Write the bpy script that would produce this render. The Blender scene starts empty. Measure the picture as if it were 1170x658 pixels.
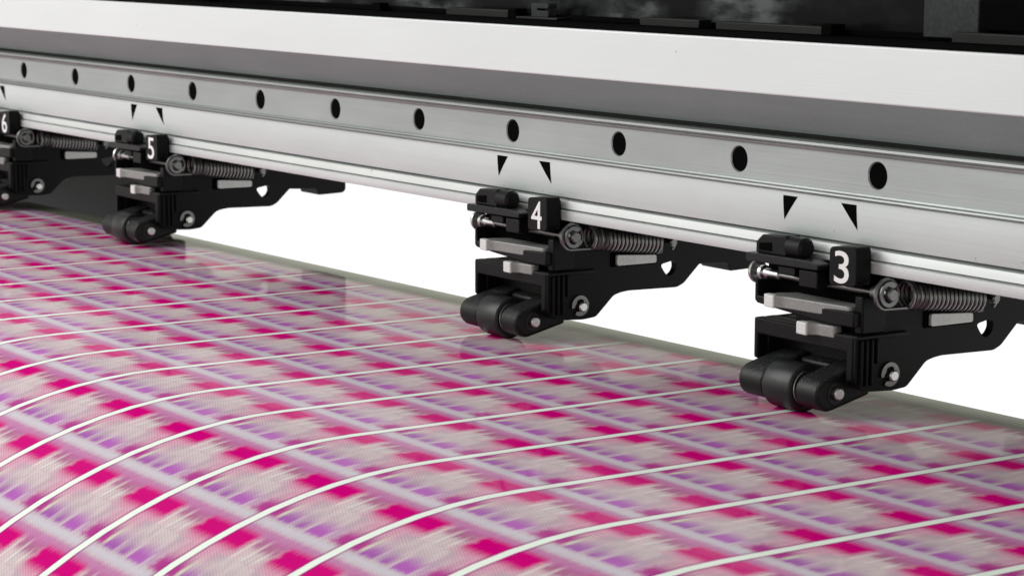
import bpy, bmesh, math, random
from mathutils import Vector, Matrix
random.seed(7)
S = 0.001                     # the scene is written in millimetres
scene = bpy.context.scene
C = scene.collection

# ------------------------------------------------------------------ camera
cam_d = bpy.data.cameras.new('camera'); cam = bpy.data.objects.new('camera', cam_d); C.objects.link(cam)
scene.camera = cam
YAW, PITCH, ROLL = 9.71204569e-01, 1.47723075e-01, -3.72726620e-03
CAMLOC = Vector((1086.0018, -455.245177, 66.0652215)) * S
fw = Vector((-math.sin(YAW)*math.cos(PITCH), math.cos(YAW)*math.cos(PITCH), -math.sin(PITCH)))
r0 = Vector((math.cos(YAW), math.sin(YAW), 0)); d0 = fw.cross(r0)
rt = math.cos(ROLL)*r0 + math.sin(ROLL)*d0; dn = -math.sin(ROLL)*r0 + math.cos(ROLL)*d0
m = Matrix((rt, -dn, -fw)).transposed().to_4x4(); m.translation = CAMLOC
cam.matrix_world = m
cam_d.sensor_width = 36; cam_d.lens = 2713.10562/1170*36
cam_d.clip_start = 0.01; cam_d.clip_end = 100
cam_d.dof.use_dof = True; cam_d.dof.focus_distance = 0.72; cam_d.dof.aperture_fstop = 56

# ------------------------------------------------------------------ world: white studio sweep below, grey room above with an olive band added for sheet reflections
w = bpy.data.worlds.new('World'); scene.world = w; w.use_nodes = True
nt = w.node_tree; nt.nodes.clear()
out = nt.nodes.new('ShaderNodeOutputWorld'); bg = nt.nodes.new('ShaderNodeBackground')
tc = nt.nodes.new('ShaderNodeTexCoord'); sep = nt.nodes.new('ShaderNodeSeparateXYZ')
ramp = nt.nodes.new('ShaderNodeValToRGB')
nt.links.new(tc.outputs['Generated'], sep.inputs[0])
mr = nt.nodes.new('ShaderNodeMapRange'); mr.inputs['From Min'].default_value = -1; mr.inputs['From Max'].default_value = 1
nt.links.new(sep.outputs['Z'], mr.inputs['Value']); nt.links.new(mr.outputs[0], ramp.inputs[0])
e = ramp.color_ramp.elements
e[0].position = 0.0; e[0].color = (1.0, 1.0, 1.0, 1)
e[1].position = 1.0; e[1].color = (0.20, 0.20, 0.20, 1)
a = e.new(0.490); a.color = (1.06, 1.06, 1.06, 1)
a = e.new(0.505); a.color = (0.90, 0.91, 0.76, 1)
a = e.new(0.58); a.color = (0.86, 0.87, 0.73, 1)
a = e.new(0.66); a.color = (0.34, 0.34, 0.33, 1)
nt.links.new(ramp.outputs[0], bg.inputs['Color']); bg.inputs['Strength'].default_value = 1.0
nt.links.new(bg.outputs[0], out.inputs[0])

# ------------------------------------------------------------------ lamps
def area(name, loc, target, sx, sy, power, col=(1, 1, 1)):
    d = bpy.data.lights.new(name, 'AREA'); d.shape = 'RECTANGLE'; d.size = sx; d.size_y = sy
    d.energy = power; d.color = col
    o = bpy.data.objects.new(name, d); C.objects.link(o)
    o.location = Vector(loc)*S
    o.rotation_euler = (Vector(target)*S - o.location).to_track_quat('-Z', 'Y').to_euler()
    return o
area('softbox_key', (-260, -900, 680), (420, -180, -70), 0.8, 0.8, 11.5)
area('softbox_top', (-150, 330, 1000), (330, -260, -90), 0.7, 0.7, 12.0)
area('fill_front', (-450, -1300, 300), (350, 0, 0), 1.0, 0.7, 1.5)  # added fill lamp to brighten the beam's front faces
scene.view_settings.view_transform = 'Standard'; scene.view_settings.look = 'None'
scene.view_settings.exposure = 0.0; scene.view_settings.gamma = 1.0
scene.view_settings.use_curve_mapping = False

# ------------------------------------------------------------------ node helpers
class G:
    def __init__(s, mat): s.t = mat.node_tree; s.n = s.t.nodes; s.l = s.t.links
    def put(s, sock, v):
        if isinstance(v, (int, float)): sock.default_value = v
        elif isinstance(v, tuple):
            sock.default_value = v if len(sock.default_value) == len(v) else (*v, 1)
        else: s.l.new(v, sock)
    def m(s, op, a, b=0.0, c=None):
        n = s.n.new('ShaderNodeMath'); n.operation = op
        s.put(n.inputs[0], a); s.put(n.inputs[1], b)
        if c is not None: s.put(n.inputs[2], c)
        return n.outputs[0]
    def add(s, a, b): return s.m('ADD', a, b)
    def sub(s, a, b): return s.m('SUBTRACT', a, b)
    def mul(s, a, b): return s.m('MULTIPLY', a, b)
    def ss(s, x, a, b):
        n = s.n.new('ShaderNodeMapRange'); n.interpolation_type = 'SMOOTHSTEP'
        s.put(n.inputs['Value'], x); s.put(n.inputs['From Min'], a); s.put(n.inputs['From Max'], b)
        return n.outputs[0]
    def band(s, x, a, b, fa, fb=None):
        fb = fa if fb is None else fb
        return s.mul(s.ss(x, a-fa, a+fa), s.sub(1.0, s.ss(x, b-fb, b+fb)))
    def mix(s, f, a, b, mode='MIX'):
        n = s.n.new('ShaderNodeMix'); n.data_type = 'RGBA'; n.blend_type = mode
        s.put(n.inputs[0], f); s.put(n.inputs[6], a); s.put(n.inputs[7], b)
        return n.outputs[2]
    def xyz(s, x, y, z):
        n = s.n.new('ShaderNodeCombineXYZ'); s.put(n.inputs[0], x); s.put(n.inputs[1], y); s.put(n.inputs[2], z)
        return n.outputs[0]
    def noise(s, vec, scale=1.0, detail=2.0, rough=0.5):
        n = s.n.new('ShaderNodeTexNoise'); s.put(n.inputs['Vector'], vec)
        n.inputs['Scale'].default_value = scale; n.inputs['Detail'].default_value = detail
        n.inputs['Roughness'].default_value = rough
        return n.outputs[0]
    def ramp(s, f, stops):
        n = s.n.new('ShaderNodeValToRGB'); s.put(n.inputs[0], f); el = n.color_ramp.elements
        el[0].position, el[0].color = stops[0][0], (*stops[0][1], 1)
        el[1].position, el[1].color = stops[-1][0], (*stops[-1][1], 1)
        for p, c in stops[1:-1]:
            q = el.new(p); q.color = (*c, 1)
        return n.outputs[0]
    def pos(s):
        t = s.n.new('ShaderNodeTexCoord'); v = s.n.new('ShaderNodeVectorMath'); v.operation = 'SCALE'
        s.l.new(t.outputs['Object'], v.inputs[0]); v.inputs['Scale'].default_value = 1000.0
        return v.outputs[0]
    def sepx(s, v):
        n = s.n.new('ShaderNodeSeparateXYZ'); s.l.new(v, n.inputs[0]); return n.outputs
    def bump(s, h, strength, dist):
        n = s.n.new('ShaderNodeBump'); s.put(n.inputs['Height'], h)
        n.inputs['Strength'].default_value = strength; n.inputs['Distance'].default_value = dist
        return n.outputs[0]

def new_mat(name):
    mt = bpy.data.materials.new(name); mt.use_nodes = True
    return mt, G(mt), mt.node_tree.nodes['Principled BSDF']

def plastic(name, col, rough, dust=0.0, spec=0.5):
    mt, g, b = new_mat(name); p = g.pos()
    n1 = g.noise(p, 0.9, 4, 0.65); n2 = g.noise(p, 3.4, 2, 0.6)
    base = g.mix(g.ss(n1, 0.3, 0.8), tuple(c*0.8 for c in col), tuple(c*1.35 for c in col))
    if dust:
        sp = g.mul(g.ss(g.noise(p, 2.6, 3, 0.7), 0.60, 0.78), dust)
        if dust > 0.3:            # lint settles on what faces up
            geo = g.n.new('ShaderNodeNewGeometry'); nz = g.sepx(geo.outputs['Normal'])[2]
            sp = g.mul(g.mul(g.mul(g.ss(g.noise(p, 2.4, 4, 0.85), 0.53, 0.66), g.ss(g.noise(p, 0.25, 2), 0.2, 0.45)), dust), g.ss(nz, 0.15, 0.75))
        base = g.mix(sp, base, (0.22, 0.23, 0.23))
    g.put(b.inputs['Base Color'], base)
    g.put(b.inputs['Roughness'], g.add(rough-0.08, g.mul(n2, 0.16)))
    b.inputs['Specular IOR Level'].default_value = spec
    g.put(b.inputs['Normal'], g.bump(g.noise(p, 5.0, 2), 0.12, 0.0003))
    return mt

def metal(name, col, rough, metallic=1.0, var=0.25):
    mt, g, b = new_mat(name); p = g.pos()
    n = g.noise(p, 1.3, 4, 0.6)
    g.put(b.inputs['Base Color'], g.mix(n, tuple(c*(1-var) for c in col), tuple(min(1, c*(1+var)) for c in col)))
    b.inputs['Metallic'].default_value = metallic
    g.put(b.inputs['Roughness'], g.add(rough-0.07, g.mul(g.noise(p, 4.0, 2), 0.14)))
    return mt

def brushed(name, col, rough, metallic, streak=0.12, grain=0.0):
    """extruded aluminium: drawing lines along X, faint stains with painted reflection tones, pin specks"""
    mt, g, b = new_mat(name); p = g.pos(); x, y, z = g.sepx(p)
    lines = g.noise(g.xyz(g.mul(x, 0.004), g.mul(y, 2.6), g.mul(z, 2.6)), 1.0, 5, 0.65)
    fine = g.noise(g.xyz(g.mul(x, 0.03), g.mul(y, 14.0), g.mul(z, 14.0)), 1.0, 2, 0.5)
    stain_sheen = g.noise(g.xyz(g.mul(x, 0.013), g.mul(y, 0.05), g.mul(z, 0.05)), 1.0, 3, 0.6)  # broad stains, also painting in reflection changes along the rail
    f = g.add(g.add(g.mul(g.sub(lines, 0.5), streak*2.2), g.mul(g.sub(fine, 0.5), streak*0.8)), g.mul(g.sub(stain_sheen, 0.5), streak*2.4))
    if grain: f = g.add(f, g.mul(g.sub(g.noise(p, 2.2, 3, 0.8), 0.5), grain))
    n = g.n.new('ShaderNodeHueSaturation'); n.inputs['Color'].default_value = (*col, 1)
    g.put(n.inputs['Value'], g.add(1.0, f))
    speck = g.mul(g.ss(g.noise(p, 0.45, 2, 0.4), 0.795, 0.81), 0.75)
    g.put(b.inputs['Base Color'], g.mix(speck, n.outputs[0], (0.03, 0.03, 0.03)))
    b.inputs['Metallic'].default_value = metallic
    g.put(b.inputs['Roughness'], g.add(rough-0.06, g.mul(lines, 0.12)))
    g.put(b.inputs['Normal'], g.bump(lines, 0.10, 0.0004))
    return mt

M = {}
M['body'] = plastic('black moulded plastic', (0.0055, 0.0058, 0.006), 0.42, 0.10, 0.14)
M['dusty'] = plastic('dusty black plastic', (0.008, 0.0088, 0.0088), 0.38, 0.85, 0.22)
M['grip'] = plastic('dark grey rubber', (0.014, 0.0155, 0.0155), 0.36, 0.02, 0.35)
M['plate'] = plastic('black painted plate', (0.0048, 0.0052, 0.0055), 0.45, 0.03, 0.12)
M['pit'] = plastic('recess shade and plain black', (0.002, 0.002, 0.002), 0.9, 0.0, 0.03)  # near-black stands for shade in bores, slot and recess; also plain black fittings
M['steel'] = metal('turned steel', (0.62, 0.62, 0.61), 0.30)
M['dark_steel'] = metal('dark spring steel', (0.175, 0.175, 0.17), 0.33)
M['clip'] = metal('phosphated clip steel', (0.17, 0.17, 0.17), 0.36)
M['blade'] = metal('bright stamped blade', (0.50, 0.50, 0.49), 0.42, 0.3, 0.3)
M['lever'] = metal('pale cast lever', (0.27, 0.27, 0.26), 0.5, 0.3, 0.4)  # darker than the end cap, painting in the arm's shade
M['lit_tip'] = metal('lever front painted lit', (0.72, 0.72, 0.71), 0.5, 0.1, 0.12)  # light on the lever front painted as a paler cap
M['numeral'] = metal('white printed numeral', (0.84, 0.84, 0.83), 0.55, 0.0, 0.02)
M['band'] = brushed('pale anodised aluminium', (0.665, 0.69, 0.685), 0.42, 0.15, 0.045)
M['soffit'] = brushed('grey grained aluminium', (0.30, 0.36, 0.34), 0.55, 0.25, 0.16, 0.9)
M['rail'] = brushed('ground steel rail', (0.35, 0.37, 0.362), 0.36, 0.6, 0.20, 0.25)
M['lip'] = brushed('drawn aluminium lip', (0.63, 0.655, 0.645), 0.46, 0.35, 0.12)
M['skirt'] = brushed('drawn aluminium skirt', (0.62, 0.672, 0.655), 0.45, 0.35, 0.09)
M['under'] = plastic('black beam underside', (0.006, 0.006, 0.006), 0.5, 0.0, 0.2)
M['dim'] = plastic('dim grey bracket', (0.034, 0.037, 0.037), 0.5, 0.0, 0.1)
M['screw'] = plastic('blackened screw', (0.012, 0.012, 0.012), 0.35, 0.0, 0.5)
M['palegrey'] = plastic('pale grey plate', (0.45, 0.45, 0.45), 0.5, 0.0, 0.2)

# smoked cover panel: dark, with blurred pale reflections painted into its colour
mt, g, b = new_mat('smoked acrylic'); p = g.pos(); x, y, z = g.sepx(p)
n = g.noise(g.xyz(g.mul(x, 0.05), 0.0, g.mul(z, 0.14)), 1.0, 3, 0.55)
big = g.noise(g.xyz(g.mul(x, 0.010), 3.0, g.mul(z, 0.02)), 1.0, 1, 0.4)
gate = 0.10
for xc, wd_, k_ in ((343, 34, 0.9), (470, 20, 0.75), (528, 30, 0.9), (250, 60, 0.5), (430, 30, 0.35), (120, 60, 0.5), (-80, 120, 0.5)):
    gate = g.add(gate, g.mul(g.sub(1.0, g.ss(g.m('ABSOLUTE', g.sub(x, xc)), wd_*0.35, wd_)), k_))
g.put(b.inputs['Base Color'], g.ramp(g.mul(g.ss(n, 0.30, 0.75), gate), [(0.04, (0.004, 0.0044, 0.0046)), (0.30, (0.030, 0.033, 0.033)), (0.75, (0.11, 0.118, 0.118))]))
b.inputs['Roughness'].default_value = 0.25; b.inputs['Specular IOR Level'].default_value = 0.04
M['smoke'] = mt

# printed sheet ------------------------------------------------------------
mt, g, b = new_mat('glossy printed vinyl')
uv = g.n.new('ShaderNodeUVMap'); uv.uv_map = 'UVMap'
ux, uy, _ = g.sepx(uv.outputs[0])            # ux, uy: millimetres across and along the feed
PX, PY = 39.5, 30.6
def wrap(v, per): return g.sub(g.m('FLOORED_MODULO', g.add(v, per/2), per), per/2)
q = wrap(g.sub(ux, 301.0), PX)
p0 = wrap(g.add(uy, 1.5), PY)
aq = g.m('ABSOLUTE', q)
# ink streaks run along the feed: shift p by noise that changes quickly across
st = g.noise(g.xyz(g.mul(q, 1.15), g.mul(p0, 0.02), 0.0), 1.0, 3, 0.7)
st2 = g.noise(g.xyz(g.mul(ux, 1.7), g.mul(uy, 0.10), 5.0), 1.0, 2, 0.6)
sh = g.add(g.mul(g.sub(st, 0.5), 4.6), g.mul(g.sub(st2, 0.5), 1.6))
p = g.add(p0, sh)
qn = g.add(q, g.mul(g.sub(g.noise(g.xyz(g.mul(q, 0.4), g.mul(p0, 0.4), 2.0), 1.0, 2), 0.5), 4.0))
aqn = g.m('ABSOLUTE', qn)
def over(col, f, c): return g.mix(f, col, c)
col = (0.56, 0.50, 0.49)
tone = g.noise(g.xyz(g.mul(q, 0.35), g.mul(p0, 0.10), 9.0), 1.0, 2, 0.6)
col = g.mix(g.ss(tone, 0.35, 0.65), (0.48, 0.37, 0.42), (0.60, 0.475, 0.50))
# pink haze near the white line, mid tile
pk = g.mul(g.sub(1.0, g.ss(aqn, 6.0, 19.0)), g.band(p0, -15.3, -5.0, 0.1, 2.0))
pk2 = g.mul(g.sub(1.0, g.ss(aqn, 2.0, 13.0)), g.ss(p0, 5.0, 15.3))
col = over(col, g.mul(g.m('MAXIMUM', pk, pk2), 0.66), (0.72, 0.24, 0.40))
# cream highlights
hl = g.mul(g.ss(aqn, 10.0, 17.0), g.add(g.band(p, -15.3, -9.5, 0.2, 1.6), g.band(p, 11.0, 15.3, 2.0, 0.2)))
col = over(col, g.mul(hl, g.mul(g.ss(st2, 0.30, 0.74), 0.5)), (0.74, 0.67, 0.61))
# halftone dots
dots = g.mul(g.m('SINE', g.mul(g.add(ux, g.mul(uy, 0.35)), 5.4)), g.m('SINE', g.mul(g.sub(uy, g.mul(ux, 0.35)), 5.4)))
col = g.mix(g.mul(g.ss(dots, 0.0, 0.8), 0.22), col, (0.86, 0.83, 0.78))
col = g.mix(g.mul(g.ss(dots, 0.0, -0.8), 0.20), col, (0.25, 0.17, 0.22))
# plum patches between the magenta blocks
pl = g.mul(g.ss(aqn, 12.5, 15.5), g.band(p, -9.6, -4.5, 1.6, 1.5))
col = over(col, g.mul(pl, 0.7), (0.36, 0.03, 0.18))
pm = g.add(p0, g.mul(sh, 0.7))
# soft mauve bleed either side of the lavender bar
mv = g.band(pm, -6.2, -1.8, 1.8, 1.2)
col = over(col, g.mul(mv, 0.72), (0.50, 0.13, 0.36))
# magenta blocks
mg = g.mul(g.band(qn, -13.2, 11.8, 1.9), g.band(pm, -12.5, -4.7, 2.3, 1.7))
col = over(col, mg, (0.60, 0.0, 0.18))
# violet dashes
for q0, hw, s, pa, pb in ((9.4, 4.0, 0.9, 2.2, 7.2), (16.8, 1.9, 0.9, 2.4, 6.4), (-15.0, 4.2, 0.92, 2.0, 7.6), (-8.5, 1.6, 0.45, 3.0, 7.5)):
    c = wrap(g.sub(q, q0), PX)
    vm = g.mul(g.band(c, -hw, hw, 1.5), g.band(p, pa, pb, 0.9, 3.4))
    col = over(col, g.mul(vm, s), (0.34, 0.07, 0.38) if q0 > 0 else (0.42, 0.09, 0.44))
# deep magenta next to the line behind the bar
dm = g.mul(g.band(qn, -7.0, 5.4, 1.6), g.band(p, 2.6, 9.0, 1.2, 3.2))
col = over(col, g.mul(dm, 0.9), (0.42, 0.008, 0.24))
# lime streak
lm = g.mul(g.band(q, 5.0, 6.6, 0.7), g.band(p0, 3.0, 10.0, 2.0, 4.0))
col = over(col, g.mul(lm, 0.8), (0.68, 0.73, 0.52))
# pale unprinted spikes cutting into the plum
for q0, hw, pa, pb, k_ in ((13.6, 0.5, -15.0, -6.8, 0.6), (18.2, 0.6, -15.0, -5.8, 0.6), (-16.4, 0.4, -14.0, -8.0, 0.45), (12.9, 0.35, 1.8, 8.0, 0.45), (-19.3, 0.4, 1.6, 9.0, 0.5), (-10.6, 0.35, 1.8, 7.0, 0.45)):
    c = wrap(g.sub(q, q0), PX)
    col = over(col, g.mul(g.mul(g.band(c, -hw, hw, 0.7), g.band(p0, pa, pb, 1.5, 2.5)), k_), (0.82, 0.78, 0.70))
# lavender bar with fine scan lines
lv = g.band(p0, -0.9, 1.5, 1.9, 1.6)
scan = g.m('SINE', g.mul(uy, 10.5))
lav = g.mix(g.add(0.5, g.mul(scan, 0.5)), (0.52, 0.48, 0.55), (0.66, 0.63, 0.68))
col = over(col, g.mul(lv, 0.95), lav)
# unprinted white gap with its dark ink edge
col = over(col, g.mul(g.band(aq, 1.2, 2.5, 0.4, 0.5), 0.6), (0.30, 0.01, 0.18))
col = over(col, g.sub(1.0, g.ss(aq, 1.2, 1.8)), (0.82, 0.90, 0.80))
# the print stops short of the trailing edge (uv y carries the skew of that edge)
uv2 = g.n.new('ShaderNodeUVMap'); uv2.uv_map = 'edge'
ex, ey, _ = g.sepx(uv2.outputs[0])
stop = g.ss(g.add(ey, g.mul(g.sub(st2, 0.5), 5.0)), -17.0, -9.5)
col = over(col, stop, (0.125, 0.13, 0.098))
g.put(b.inputs['Base Color'], col)
b.inputs['Roughness'].default_value = 0.08
b.inputs['IOR'].default_value = 1.075
wv = g.noise(g.xyz(g.mul(ux, 0.02), g.mul(uy, 0.02), 0.0), 1.0, 2)
g.put(b.inputs['Normal'], g.bump(wv, 0.25, 0.002))
M['vinyl'] = mt

# ------------------------------------------------------------------ mesh helpers (all in mm)
def obj(name, bm, mat, parent=None, smooth=False, bevel=0.0, seg=2):
    me = bpy.data.meshes.new(name)
    bmesh.ops.recalc_face_normals(bm, faces=bm.faces)
    bm.to_mesh(me); bm.free()
    me.transform(Matrix.Scale(S, 4))
    me.materials.append(mat)
    o = bpy.data.objects.new(name, me); C.objects.link(o)
    if parent: o.parent = parent
    for f in me.polygons: f.use_smooth = True
    me.set_sharp_from_angle(angle=math.radians(25))
    if bevel:
        md = o.modifiers.new('bevel', 'BEVEL'); md.width = bevel*S; md.segments = seg
        md.limit_method = 'ANGLE'; md.angle_limit = math.radians(40); md.harden_normals = False
    return o

def box(bm, x0, x1, y0, y1, z0, z1):
    v = [bm.verts.new(c) for c in ((x0,y0,z0),(x1,y0,z0),(x1,y1,z0),(x0,y1,z0),(x0,y0,z1),(x1,y0,z1),(x1,y1,z1),(x0,y1,z1))]
    for f in ((0,3,2,1),(4,5,6,7),(0,1,5,4),(1,2,6,5),(2,3,7,6),(3,0,4,7)): bm.faces.new([v[i] for i in f])

def prism(bm, pts, a0, a1, axis='x'):
    """closed outline swept along an axis; pts are the other two coordinates in order"""
    def P(a, p):
        return (a, p[0], p[1]) if axis == 'x' else ((p[0], a, p[1]) if axis == 'y' else (p[0], p[1], a))
    A = [bm.verts.new(P(a0, p)) for p in pts]; B = [bm.verts.new(P(a1, p)) for p in pts]
    n = len(pts)
    bm.faces.new(A); bm.faces.new(list(reversed(B)))
    for i in range(n): bm.faces.new((A[i], A[(i+1) % n], B[(i+1) % n], B[i]))

def lathe(bm, prof, seg=32, c=(0, 0, 0), axis='x'):
    """(offset along axis, radius) profile turned round the axis"""
    rings = []
    for a, r in prof:
        ring = []
        for k in range(seg):
            t = 2*math.pi*k/seg; u, v = r*math.cos(t), r*math.sin(t)
            p = {'x': (a, u, v), 'y': (u, a, v), 'z': (u, v, a)}[axis]
            ring.append(bm.verts.new((c[0]+p[0], c[1]+p[1], c[2]+p[2])))
        rings.append(ring)
    for R, Q in zip(rings, rings[1:]):
        for k in range(seg): bm.faces.new((R[k], R[(k+1) % seg], Q[(k+1) % seg], Q[k]))
    bm.faces.new(rings[0]); bm.faces.new(list(reversed(rings[-1])))

def tube(bm, pts, r, seg=8):
    pts = [Vector(p) for p in pts]; rings = []
    up = Vector((0.3, 0.2, 1)).normalized()
    prev = None
    for i, p in enumerate(pts):
        t = (pts[min(i+1, len(pts)-1)] - pts[max(i-1, 0)]).normalized()
        if prev is None:
            n = t.orthogonal().normalized()
        else:
            n = (prev - t*prev.dot(t)).normalized()
        prev = n; bb = t.cross(n)
        rings.append([bm.verts.new(p + n*r*math.cos(2*math.pi*k/seg) + bb*r*math.sin(2*math.pi*k/seg)) for k in range(seg)])
    for R, Q in zip(rings, rings[1:]):
        for k in range(seg): bm.faces.new((R[k], R[(k+1) % seg], Q[(k+1) % seg], Q[k]))
    bm.faces.new(rings[0]); bm.faces.new(list(reversed(rings[-1])))

def rounded(pts, r, n=3):
    """round the corners of a closed outline"""
    out_ = []; N = len(pts)
    for i in range(N):
        p = Vector(pts[i]); a = Vector(pts[i-1]); c = Vector(pts[(i+1) % N])
        da, dc = (a-p), (c-p); rr = min(r, da.length*0.45, dc.length*0.45)
        A = p+da.normalized()*rr; B = p+dc.normalized()*rr
        for k in range(n+1):
            t = k/n; out_.append(tuple(A*(1-t)**2 + p*2*t*(1-t) + B*t*t))
    return out_

def thing(name, label, cat, loc=(0, 0, 0), group=None):
    o = bpy.data.objects.new(name, None); C.objects.link(o); o.location = Vector(loc)*S
    o.empty_display_size = 0.01
    o['label'] = label; o['category'] = cat
    if group: o['group'] = group
    return o
def tag(o, label, cat, group=None):
    o['label'] = label; o['category'] = cat
    if group: o['group'] = group
    return o

# ------------------------------------------------------------------ printed sheet
def edge0(X): return 22.5 + 14.0*(X-119.0)/501.0    # where the sheet is folded down over its back edge
RB, RF, YF = 0.8, 175.0, -133.0
def sheet():
    bm = bmesh.new(); uvl = bm.loops.layers.uv.new('UVMap'); edl = bm.loops.layers.uv.new('edge')
    prof_front = []
    for k in range(24, 0, -1):
        a = math.radians(75)*k/24
        prof_front.append((YF - RF*math.sin(a), -69 - RF*(1-math.cos(a)), YF - RF*a))
    end = prof_front[0]; a = math.radians(75)
    prof_front.insert(0, (end[0]-90*math.cos(a), end[1]-90*math.sin(a), end[2]-90))
    NX = 90; X0, X1 = -720.0, 980.0
    grid = []
    for i in range(NX+1):
        X = X0 + (X1-X0)*i/NX; y0 = edge0(X); row = []
        pr = [(y, z, s, s-y0) for y, z, s in prof_front]
        for k in range(17):
            y = YF + (y0-YF)*k/16; pr.append((y, -69.0, y, y-y0))
        for k in range(1, 5):
            a = math.radians(90)*k/4
            pr.append((y0 + RB*math.sin(a), -69 - RB*(1-math.cos(a)), y0+RB*a, RB*a))
        pr.append((y0 + RB, -84, y0+16, 16))
        for y, z, s, ed in pr:
            row.append((bm.verts.new((X, y, z)), X, s, ed))
        grid.append(row)
    for A, B in zip(grid, grid[1:]):
        for j in range(len(A)-1):
            quad = (A[j], B[j], B[j+1], A[j+1])
            f = bm.faces.new([v[0] for v in quad])
            for lp, v in zip(f.loops, quad):
                lp[uvl].uv = (v[1], v[2]); lp[edl].uv = (0, v[3])
    o = obj('printed_sheet', bm, M['vinyl'], smooth=True)
    return o
tag(sheet(), 'glossy printed sheet of blurred magenta and violet repeats between white lines', 'printed sheet')

# ------------------------------------------------------------------ beam
BX0, BX1 = -760.0, 930.0
beam = thing('crossbeam', 'long silver aluminium crossbeam with a row of round holes above the sheet', 'beam', (0, 0, 0))
bm = bmesh.new(); box(bm, BX0, BX1, -18, 6, 21.6, 36.9)
obj('face_band', bm, M['band'], beam, bevel=0.5)
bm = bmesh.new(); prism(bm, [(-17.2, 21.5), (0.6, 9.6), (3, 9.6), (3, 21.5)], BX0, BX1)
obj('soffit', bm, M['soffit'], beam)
bm = bmesh.new(); box(bm, BX0, BX1, 3.1, 90, -6.0, 36.5); box(bm, BX0, BX1, 7.1, 90, -27.0, -6.1)
obj('core', bm, M['under'], beam)
# guide rail with real bores
def guide_rail():
    bm = bmesh.new(); n0, n1 = -12, 15
    zt, zb, R, N = 5.0, -5.4, 4.0, 32
    prev = None
    for i in range(n0, n1+1):
        cx = 60.0*i; x0, x1 = cx-30, cx+30
        pts = []
        for k in range(N):
            t = 2*math.pi*(k+0.5)/N; pts.append((math.cos(t), math.sin(t)))
        ring = [bm.verts.new((cx+R*u, 0, R*v)) for u, v in pts]
        rin = [bm.verts.new((cx+(R-0.3)*u, 0.45, (R-0.3)*v)) for u, v in pts]
        rin2 = [bm.verts.new((cx+(R-0.35)*u, 2.9, (R-0.35)*v)) for u, v in pts]
        outer = []
        for u, v in pts:
            s = min((4.9/abs(u)) if u else 1e9, (zt/abs(v)) if v > 0 else (abs(zb)/abs(v)))
            outer.append(bm.verts.new((cx+s*u, 0, s*v)))
        for k in range(N):
            j = (k+1) % N
            bm.faces.new((ring[k], ring[j], outer[j], outer[k]))
            bm.faces.new((rin[k], rin[j], ring[j], ring[k]))
        # plain strips either side of the cell
        for a, c in ((x0, cx-4.9), (cx+4.9, x1)):
            bm.faces.new([bm.verts.new(v) for v in ((a, 0, zb), (c, 0, zb), (c, 0, zt), (a, 0, zt))])
        # corner fillers
        for sx in (-1, 1):
            for zz in (zt, zb):
                # nearest outer verts to the corner
                cand = sorted(outer, key=lambda w: (w.co - Vector((cx+sx*4.9, 0, zz))).length)[:2]
                bm.faces.new((cand[0], cand[1], bm.verts.new((cx+sx*4.9, 0, zz))))
    # rolled ridges above and below, and closed back
    for prof in ([(0, 5.0), (-1.1, 5.25), (-1.5, 5.8), (-1.2, 6.25), (-2.0, 6.35), (-2.6, 6.9), (-2.5, 7.6), (-1.6, 8.1), (1.5, 8.2), (1.5, 5.0)],
                 [(0, -5.4), (-0.9, -5.55), (-1.2, -6.0), (-0.75, -6.3), (-1.1, -6.5), (-1.4, -6.95), (-1.0, -7.35), (0.9, -7.5), (1.5, -7.4), (1.5, -5.4)]):
        prism(bm, prof, BX0, BX1)
    bmesh.ops.remove_doubles(bm, verts=bm.verts, dist=1e-4)
    return obj('guide_rail', bm, M['rail'], beam)
guide_rail()
for i in range(-12, 16):
    bm = bmesh.new(); lathe(bm, [(0.36, 3.66), (3.0, 3.66), (3.0, 3.4), (0.5, 3.55)], 32, (60*i, 0, 0), 'y'); obj('bore', bm, M['pit'], beam, smooth=False)
    bm = bmesh.new()
    lathe(bm, [(0.0, 3.3), (-0.5, 3.3), (-0.7, 3.0), (-0.7, 1.7), (-0.2, 1.5)], 20, (60*i, 2.85, 0), 'y')
    obj('screw', bm, M['screw'], beam, smooth=False)
# skirt: the bright face under the rail and its double lip
sk = [(1.0, -7.2), (0.3, -7.9), (0.3, -10), (0.5, -13), (0.85, -16), (1.25, -18.6), (1.6, -20.1), (5.2, -20.5), (2.0, -20.9),
      (1.2, -21.2), (0.9, -22.4), (0.65, -23.7), (2.2, -24.05), (0.35, -24.4), (0.1, -24.6), (0.05, -25.2), (0.05, -27.2), (0.2, -27.6), (3.0, -27.6), (3.0, -7.2)]
sk1 = sk[:8] + [(6.0, -20.5), (6.0, -7.2)]
lip = [(5.2, -20.62)] + sk[9:-2] + [(7.0, -27.6), (7.0, -20.62)]
bm = bmesh.new(); prism(bm, sk1, BX0, BX1); obj('skirt', bm, M['skirt'], beam)
bm = bmesh.new(); prism(bm, lip, BX0, BX1); obj('lip', bm, M['lip'], beam)
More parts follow.
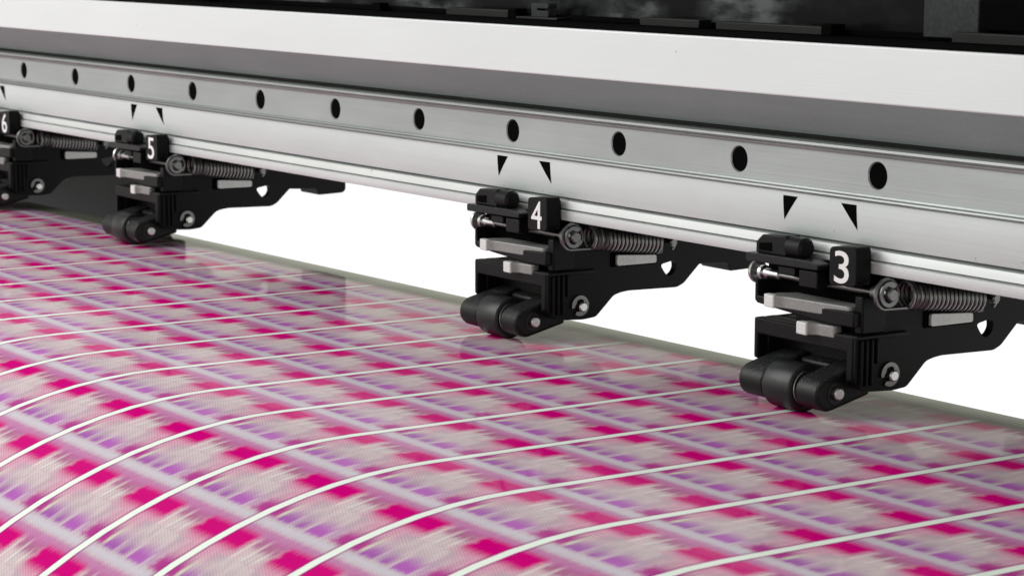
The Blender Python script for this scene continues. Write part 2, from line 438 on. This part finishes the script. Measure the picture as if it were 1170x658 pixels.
# black pointer marks on the skirt, a pair over each roller unit
XC = {3: 575.8, 4: 426.1, 5: 134.8, 6: -28.0}
def skirt_y(z):
    pts = sorted(((zz, y) for y, zz in sk[1:8]))
    for (za, ya), (zb_, yb) in zip(pts, pts[1:]):
        if za <= z <= zb_: return ya + (yb-ya)*(z-za)/(zb_-za)
    return pts[-1][1] if z > pts[-1][0] else pts[0][1]
def mark(cx, sgn):
    bm = bmesh.new()
    # right-angled pointer, upright edge on the outer side
    outer_x, inner_x, zt, zb = cx+sgn*15.7, cx+sgn*9.3, -9.0, -16.2
    rows = 8; L = []; R_ = []
    for k in range(rows+1):
        f = k/rows; z = zt+(zb-zt)*f
        xi = inner_x + (outer_x-inner_x)*f
        y = skirt_y(z)-0.06
        L.append(bm.verts.new((outer_x, y, z))); R_.append(bm.verts.new((xi if k < rows else outer_x-sgn*0.05, y, z)))
    for k in range(rows): bm.faces.new((L[k], R_[k], R_[k+1], L[k+1]))
    r = bmesh.ops.extrude_face_region(bm, geom=bm.faces[:])
    for v in [e_ for e_ in r['geom'] if isinstance(e_, bmesh.types.BMVert)]: v.co.y += 0.05
    obj('position_mark', bm, M['pit'], beam)
for cx in (575.8, 426.1, 134.8, -41.0):
    for sgn in (-1, 1): mark(cx, sgn)

# ------------------------------------------------------------------ dark cover above the beam
cover = thing('printer_cover', 'smoked dark window panel with black fittings above the silver beam', 'cover', (0, 12, 37))
def cobj(name, bm, mat, bevel=0.0):
    o = obj(name, bm, mat, None, bevel=bevel)
    o.data.transform(Matrix.Translation(-Vector((0, 12, 37))*S)); o.parent = cover
    return o
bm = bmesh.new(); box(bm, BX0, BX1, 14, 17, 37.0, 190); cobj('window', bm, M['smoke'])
bm = bmesh.new(); box(bm, BX0, BX1, -16.5, 13.8, 36.95, 37.6); cobj('sill', bm, M['pit'], 0.2)
bm = bmesh.new(); box(bm, BX0, BX1, 9, 13.8, 37.65, 39.3); cobj('gasket', bm, M['pit'], 0.3)

HX = 2.0
FIT = [('bright_plate', 60, 140, 9, 12, 39.0, 60, 'palegrey'), ('grey_plate', 142, 179, 9, 12, 39.0, 60, 'dim'), ('post', 180, 187, 5, 12, 37.6, 58, 'pit'), ('post', 319, 325, 5, 9, 37.6, 40.6, 'pit'),
       ('slider', 372, 411, 4, 9, 37.6, 40.4, 'under'), ('post', 411, 415.6, 4, 9, 37.6, 41.0, 'pit'), ('base_block', 415.6, 440, 4, 9, 37.6, 38.6, 'under'),
       ('clamp', 485, 515, 4, 9, 37.6, 40.3, 'under'), ('carrier', 523, 571, 4, 9, 37.6, 40.2, 'under'), ('post', 571, 575.6, 3.6, 9, 37.6, 41.0, 'pit'),
       ('grey_pillar', 608, 629, 8, 12, 38.5, 110, 'dim'), ('carrier', 624, 662, 3, 7, 37.6, 40.6, 'under'), ('motor_box', 630, 672, 7.5, 12, 41.2, 49.6, 'pit')]
for nm, x0, x1, y0, y1, z0, z1, mk in FIT:
    bm = bmesh.new(); box(bm, x0, x1, y0, y1, z0, z1); cobj(nm, bm, M[mk], 0.35)
bm = bmesh.new()
prism(bm, rounded([(423.4, 38.5), (423.4, 43.2), (433.6, 43.2), (433.6, 41.4), (427.0, 41.4), (427.0, 40.7), (433.6, 40.7), (433.6, 38.5)], 1.0, 3), 5, 8.5, 'y')
cobj('hook', bm, M['dim'], 0.25)

# ------------------------------------------------------------------ black housing hanging behind the far units
bm = bmesh.new(); prism(bm, rounded([(62, -28.0), (62, -118), (78, -118), (78, -28.0)], 3, 3), -700, HX)
tag(obj('rear_housing', bm, M['plate'], bevel=1.0), 'plain black housing under the beam behind units 5 and 6', 'housing')

# ------------------------------------------------------------------ one roller unit (local x from the unit centre)
unit = thing('roller_unit', 'x', 'pinch roller')
# side plate with its window
def plate():
    bm = bmesh.new()
    outl = [(-5.6, -45.2), (-5.6, -57.6), (-3.6, -60.0), (-1.0, -61.2), (9.0, -61.8), (14.4, -61.3), (16.2, -59.7), (21.8, -54.6), (24.4, -53.9), (28.0, -53.5), (49.0, -54.0),
            (52.0, -52.8), (61.3, -44.3), (61.8, -29.0), (5.0, -29.0), (5.0, -33.5), (2.0, -33.8), (2.0, -45.2)]
    outl = rounded(outl, 0.9, 2)
    hole = rounded([(41.6, -45.6), (48.2, -44.4), (48.9, -46.8), (47.8, -49.0), (45.2, -50.2), (43.4, -48.3)], 1.2, 2)
    x1 = 23.0; x0 = 20.2
    for x in (x0, x1):
        vo = [bm.verts.new((x, *p_)) for p_ in outl]; vh = [bm.verts.new((x, *p_)) for p_ in hole]
        ed = [bm.edges.new((vo[i], vo[(i+1) % len(vo)])) for i in range(len(vo))]
        ed += [bm.edges.new((vh[i], vh[(i+1) % len(vh)])) for i in range(len(vh))]
        bmesh.ops.triangle_fill(bm, edges=ed, use_beauty=True, use_dissolve=False)
        if x == x0: A, Ah = vo, vh
        else: B, Bh = vo, vh
    for P_, Q_ in ((A, B), (Ah, Bh)):
        n_ = len(P_)
        for i in range(n_): bm.faces.new((P_[i], P_[(i+1) % n_], Q_[(i+1) % n_], Q_[i]))
    return obj('side_plate', bm, M['plate'], unit)
pl_o = plate()
for y in (-3.6, -1.6, 0.4, 2.4):
    bm = bmesh.new(); box(bm, 22.9, 23.9, y-0.45, y+0.45, -59.5 if y < 1 else -53.5, -46.3)
    obj('rib', bm, M['plate'], pl_o, bevel=0.25)
bm = bmesh.new(); box(bm, 18, 24.2, -5.9, 13.5, -46.0, -44.9); obj('step', bm, M['body'], pl_o, bevel=0.3)
# slot blade
bm = bmesh.new(); prism(bm, rounded([(20.2, -39.9), (39.6, -41.2), (39.6, -45.2), (20.2, -44.9)], 0.4, 1), 22.9, 23.25); obj('slot', bm, M['pit'], pl_o)
bm = bmesh.new(); prism(bm, rounded([(22.3, -40.7), (39.1, -41.8), (39.2, -44.6), (22.3, -44.5)], 0.7, 2), 22.9, 24.2)
obj('index_blade', bm, M['blade'], unit, bevel=0.2)
# U frame over the roller
bm = bmesh.new()
prism(bm, [(-20.4, -45.1), (22.4, -45.1), (22.4, -57.6), (19.6, -58.6), (19.6, -49.9), (-18.6, -49.9), (-18.6, -57.5), (-20.4, -57.0)], -6.0, -2.2, 'y')
obj('yoke', bm, M['body'], unit, bevel=0.5)
bm = bmesh.new(); box(bm, -20.3, -18.4, -2.1, 16, -57, -45.2); box(bm, -18.3, 20.1, 3.5, 16, -59, -45.3); obj('yoke_back', bm, M['body'], unit, bevel=0.5)
bm = bmesh.new(); box(bm, -20.3, 20.1, -2.1, 1.9, -49.5, -45.15); obj('yoke_roof', bm, M['body'], unit, bevel=0.4)
# roller and its holder
RY, RZ = -8.4, -62.0
def holder():
    bm = bmesh.new()
    def cap(x0, x1, r):
        ca, sa = math.cos(math.radians(13)), math.sin(math.radians(13))
        cy, cz = RY-1.3, RZ-0.2; pts = []
        for k in range(13):                        # round nose, then a bar sloping gently up and back
            t = math.radians(103 + 180*k/12)
            pts.append((cy + r*math.cos(t), cz + r*math.sin(t)))
        pts += [(cy+15*ca+r*sa, cz+15*sa-r*ca), (cy+15*ca-r*sa, cz+15*sa+r*ca)]
        prism(bm, pts, x0, x1)
    cap(-17.2, -6.2, 4.9); cap(7.4, 17.4, 4.8)
    prism(bm, [(0.4, -64.2), (5.2, -62.6), (5.2, -54.6), (-0.6, -55.6)], -6.1, 7.3)
    return obj('roller_holder', bm, M['dusty'], unit, bevel=1.1, seg=3)
holder()
bm = bmesh.new()
lathe(bm, [(-6.0, 5.0), (-6.0, 6.2), (-5.8, 6.6), (-5.3, 6.9), (-4.8, 7.0), (5.4, 7.0), (6.0, 6.8), (6.35, 6.4), (6.5, 5.9), (6.5, 5.5), (5.6, 5.4), (5.6, 4.6)], 56, (0, RY, RZ))
rl = obj('roller', bm, M['grip'], unit, smooth=False)
bm = bmesh.new(); lathe(bm, [(4.6, 5.35), (6.35, 5.35), (6.6, 5.2), (6.6, 4.95), (6.3, 4.85), (6.3, 4.0)], 40, (0, RY, RZ)); obj('bearing', bm, M['steel'], rl)
bm = bmesh.new(); lathe(bm, [(15.0, 1.8), (19.0, 1.8), (19.4, 1.45), (19.4, 0.0001)], 24, (0, RY+0.9, RZ+0.2)); ax = obj('axle', bm, M['steel'], unit)
bm = bmesh.new(); lathe(bm, [(16.9, 3.1), (17.6, 3.1), (17.6, 2.2), (17.3, 2.0)], 28, (0, RY+0.9, RZ+0.2)); obj('collar', bm, M['grip'], ax)
# pivot pin and its clip on the plate
def clip(name, cx, cy, cz, ro, ri, th, gap, parent, mat, rot=-0.6):
    bm = bmesh.new(); n_ = 26; pts = []
    a0, a1 = rot+gap/2, rot+2*math.pi-gap/2
    for k in range(n_+1):
        t = a0+(a1-a0)*k/n_; pts.append((cy+ro*math.cos(t), cz+ro*math.sin(t)))
    for k in range(n_, -1, -1):
        t = a0+(a1-a0)*k/n_
        w_ = ri*(0.82 if abs(math.sin(1.5*(t-rot))) > 0.86 else 1.0)
        pts.append((cy+w_*math.cos(t), cz+w_*math.sin(t)))
    prism(bm, pts, cx, cx+th)
    return obj(name, bm, mat, parent)
bm = bmesh.new(); lathe(bm, [(22, 1.7), (24.4, 1.7), (24.8, 1.3), (24.8, 0.0001)], 24, (0, 8.2, -57.3)); pv = obj('pivot_pin', bm, M['steel'], unit)
clip('retaining_clip', 23.1, 7.5, -56.9, 3.5, 2.3, 0.6, 0.7, pv, M['clip'], 3.7)
# cross shaft with spring
SY, SZ = -1.2, -32.4
bm = bmesh.new(); lathe(bm, [(-26.2, 1.0), (31.8, 1.0)], 20, (0, SY, SZ)); sh_o = obj('cross_shaft', bm, M['dark_steel'], unit, smooth=False)
bm = bmesh.new(); lathe(bm, [(-25.4, 3.3), (-24.9, 3.5), (-24.4, 3.3)], 30, (0, SY, SZ)); obj('washer', bm, M['steel'], sh_o)
bm = bmesh.new(); lathe(bm, [(-22.6, 2.2), (-21.4, 2.2)], 24, (0, SY, SZ)); obj('washer', bm, M['steel'], sh_o)
bm = bmesh.new(); lathe(bm, [(-21.4, 1.5), (-14.5, 1.5), (-14.2, 1.0)], 24, (0, SY, SZ)); obj('sleeve', bm, M['steel'], sh_o)
bm = bmesh.new(); lathe(bm, [(25.2, 1.6), (25.6, 2.0), (28.0, 2.3), (28.4, 2.0)], 26, (0, SY, SZ)); obj('ferrule', bm, M['dark_steel'], sh_o)
bm = bmesh.new(); lathe(bm, [(30.0, 1.9), (32.6, 1.9), (33.0, 1.5), (33.0, 0.0001)], 24, (0, SY+0.3, SZ)); obj('shaft_head', bm, M['dark_steel'], sh_o)
clip('retaining_clip', 30.9, SY+0.3, SZ, 3.6, 2.5, 0.6, 1.2, sh_o, M['clip'], 0.2)
def spring():
    bm = bmesh.new(); pts = []
    cx = 29.6; y0, z0 = 6.2, -33.2; y1, z1 = 35.4, -36.5; n_ = 18; R = 3.75
    # front loop round the shaft head
    for k in range(16):
        t = -0.7 + (2*math.pi-1.1)*k/15
        pts.append((cx+0.4, SY+0.4+4.2*math.cos(t), SZ-0.2+4.2*math.sin(t)))
    for k in range(n_*16+1):
        f = k/(n_*16); t = 2*math.pi*k/16 - 1.2
        pts.append((cx+R*math.cos(t), y0+(y1-y0)*f, z0+(z1-z0)*f + R*math.sin(t)))
    for k in range(1, 12):
        t = math.pi*0.9 - 3.9*k/11
        pts.append((cx+0.2, 39.6+2.9*math.cos(t), -37.0+2.9*math.sin(t)))
    tube(bm, pts, 0.62, 8)
    return obj('spring', bm, M['dark_steel'], unit, smooth=True)
spring()
bm = bmesh.new(); lathe(bm, [(22, 1.5), (31.6, 1.5), (32.0, 1.1), (32.0, 0.0001)], 20, (0, 40.6, -36.9)); obj('spring_post', bm, M['dark_steel'], unit)
# number block
bm = bmesh.new(); prism(bm, rounded([(12.0, -31.6), (23.2, -31.0), (23.2, -19.6), (12.0, -20.6)], 1.6, 4), -6.2, -0.7, 'y')
nb = obj('number_block', bm, M['plate'], unit, bevel=0.3)
bm = bmesh.new(); box(bm, 14, 22.5, -0.6, -0.1, -29, -21); obj('pad', bm, M['pit'], nb)
# latch: chamfered housing, ledge and lower blocks
bm = bmesh.new(); prism(bm, [(-20.3, -25.9), (-20.3, -22.6), (-17.6, -20.4), (-6.6, -19.7), (-6.6, -25.9)], -6.0, -0.7, 'y')
lt = obj('latch', bm, M['body'], unit, bevel=0.5)
bm = bmesh.new(); prism(bm, rounded([(-18.6, -25.0), (-18.6, -22.9), (-13.0, -22.3), (-13.0, -24.9)], 0.3, 1), -6.15, -5.9, 'y'); obj('recess', bm, M['pit'], lt)
bm = bmesh.new(); lathe(bm, [(-6.5, 3.1), (-0.6, 3.1), (0.4, 2.3), (0.5, 0.0001)], 24, (0, -3.9, -22.9)); obj('knob', bm, M['body'], lt)
bm = bmesh.new(); prism(bm, rounded([(-23.3, -28.5), (-23.3, -26.0), (4.5, -25.6), (8.5, -26.4), (8.5, -28.0)], 0.4, 1), -7.4, -0.7, 'y'); obj('ledge', bm, M['dusty'], unit, bevel=0.3)
bm = bmesh.new(); box(bm, -9.6, -2.4, -6.4, -2.5, -31.0, -28.6); box(bm, -0.4, 7.5, -6.6, -2.5, -33.4, -28.6); obj('stop_block', bm, M['body'], unit, bevel=0.35)
bm = bmesh.new(); box(bm, -18.5, 11.8, -2.4, -0.6, -30.8, -25.7); obj('latch_back', bm, M['pit'], unit)
# lever bracket: open tray on the left, solid right side
bm = bmesh.new(); prism(bm, [(-20.4, -33.8), (-19.2, -33.8), (-19.2, -38.6), (-8, -38.8), (22.4, -38.2), (22.4, -42.6), (12, -42.9), (-9, -41.6), (-19.2, -40.8), (-20.4, -40.0)], -6.0, 7.5, 'y')
obj('lever_bracket', bm, M['body'], unit, bevel=0.4)
bm = bmesh.new(); box(bm, -19.0, 20.1, 1.0, 16, -38, -28.6); obj('inner_block', bm, M['pit'], unit)
bm = bmesh.new(); box(bm, -8.0, 20.1, -1.0, 15.8, -45.0, -38.9); obj('neck', bm, M['body'], unit, bevel=0.5)
bm = bmesh.new(); box(bm, 20.0, 23.4, -3.6, 5.5, -44.8, -33.9); obj('cheek', bm, M['body'], unit, bevel=0.6)
# two pale levers
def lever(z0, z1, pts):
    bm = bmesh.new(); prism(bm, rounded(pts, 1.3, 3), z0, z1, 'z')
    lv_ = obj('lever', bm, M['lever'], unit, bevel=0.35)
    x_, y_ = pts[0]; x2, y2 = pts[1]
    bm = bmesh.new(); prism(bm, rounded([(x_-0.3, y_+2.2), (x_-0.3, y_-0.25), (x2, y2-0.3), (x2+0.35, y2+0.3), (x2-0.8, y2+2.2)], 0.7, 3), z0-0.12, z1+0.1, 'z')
    obj('lit_tip', bm, M['lit_tip'], lv_, bevel=0.3)
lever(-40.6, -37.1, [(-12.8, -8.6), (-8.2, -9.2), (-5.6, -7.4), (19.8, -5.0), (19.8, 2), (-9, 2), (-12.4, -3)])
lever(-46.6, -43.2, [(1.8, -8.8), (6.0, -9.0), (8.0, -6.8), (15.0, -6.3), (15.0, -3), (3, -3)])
# rear mount under the beam
bm = bmesh.new(); prism(bm, rounded([(56, -29), (57, -44.6), (60.5, -47.2), (74.3, -48.0), (74.9, -50.8), (82.5, -50.6), (88.0, -50.4), (89.4, -49.2), (89.4, -29)], 0.8, 2), 4, 20.1)
obj('rear_mount', bm, M['plate'], unit, bevel=0.4)

# ---- numerals and the four units
def numeral(ch):
    cu = bpy.data.curves.new('numeral', 'FONT'); cu.body = ch; cu.size = 12.4*S; cu.extrude = 0.08*S; cu.offset = 0.00006
    cu.align_x = 'CENTER'; cu.align_y = 'CENTER'; cu.resolution_u = 8
    t = bpy.data.objects.new('numeral_source', cu); C.objects.link(t)
    bpy.context.view_layer.update()
    me = bpy.data.meshes.new_from_object(t.evaluated_get(bpy.context.evaluated_depsgraph_get()))
    bpy.data.objects.remove(t, do_unlink=True); bpy.data.curves.remove(cu)
    xs = [v.co.x for v in me.vertices]; ys = [v.co.y for v in me.vertices]
    mx, my = (min(xs)+max(xs))/2, (min(ys)+max(ys))/2
    h = 9.2*S/(max(ys)-min(ys)); wd = 6.0*S/(max(xs)-min(xs))
    for v in me.vertices:
        x_, y_, z_ = v.co
        v.co = ((x_-mx)*wd + 17.3*S, -6.24*S - z_, (y_-my)*h - 26.0*S)
    me.materials.clear(); me.materials.append(M['numeral'])
    o = bpy.data.objects.new('numeral', me); C.objects.link(o)
    return o
LAB = {3: 'black roller unit numbered 3, pressing on the sheet nearest the camera',
       4: 'black roller unit numbered 4, in the middle of the sheet',
       5: 'black roller unit numbered 5, further along the silver beam',
       6: 'black roller unit numbered 6, farthest away and cut by the frame'}
def kids(o): return [c for c in list(o.children)]
units = {}
for n_ in (3, 4, 5, 6):
    if n_ == 3: u = unit
    else:
        u = unit.copy(); C.objects.link(u)
        for ch in kids(unit):
            c = ch.copy(); C.objects.link(c); c.parent = u
            for gch in kids(ch):
                d = gch.copy(); C.objects.link(d); d.parent = c
    u.location = (XC[n_]*S, 0, 0); u['label'] = LAB[n_]; u['category'] = 'pinch roller'
    u['group'] = 'roller units along the beam'
    units[n_] = u
for n_, u in units.items():
    blk = [c for c in kids(u) if c.name.startswith('number_block')][0]
    o = numeral(str(n_)); o.parent = blk
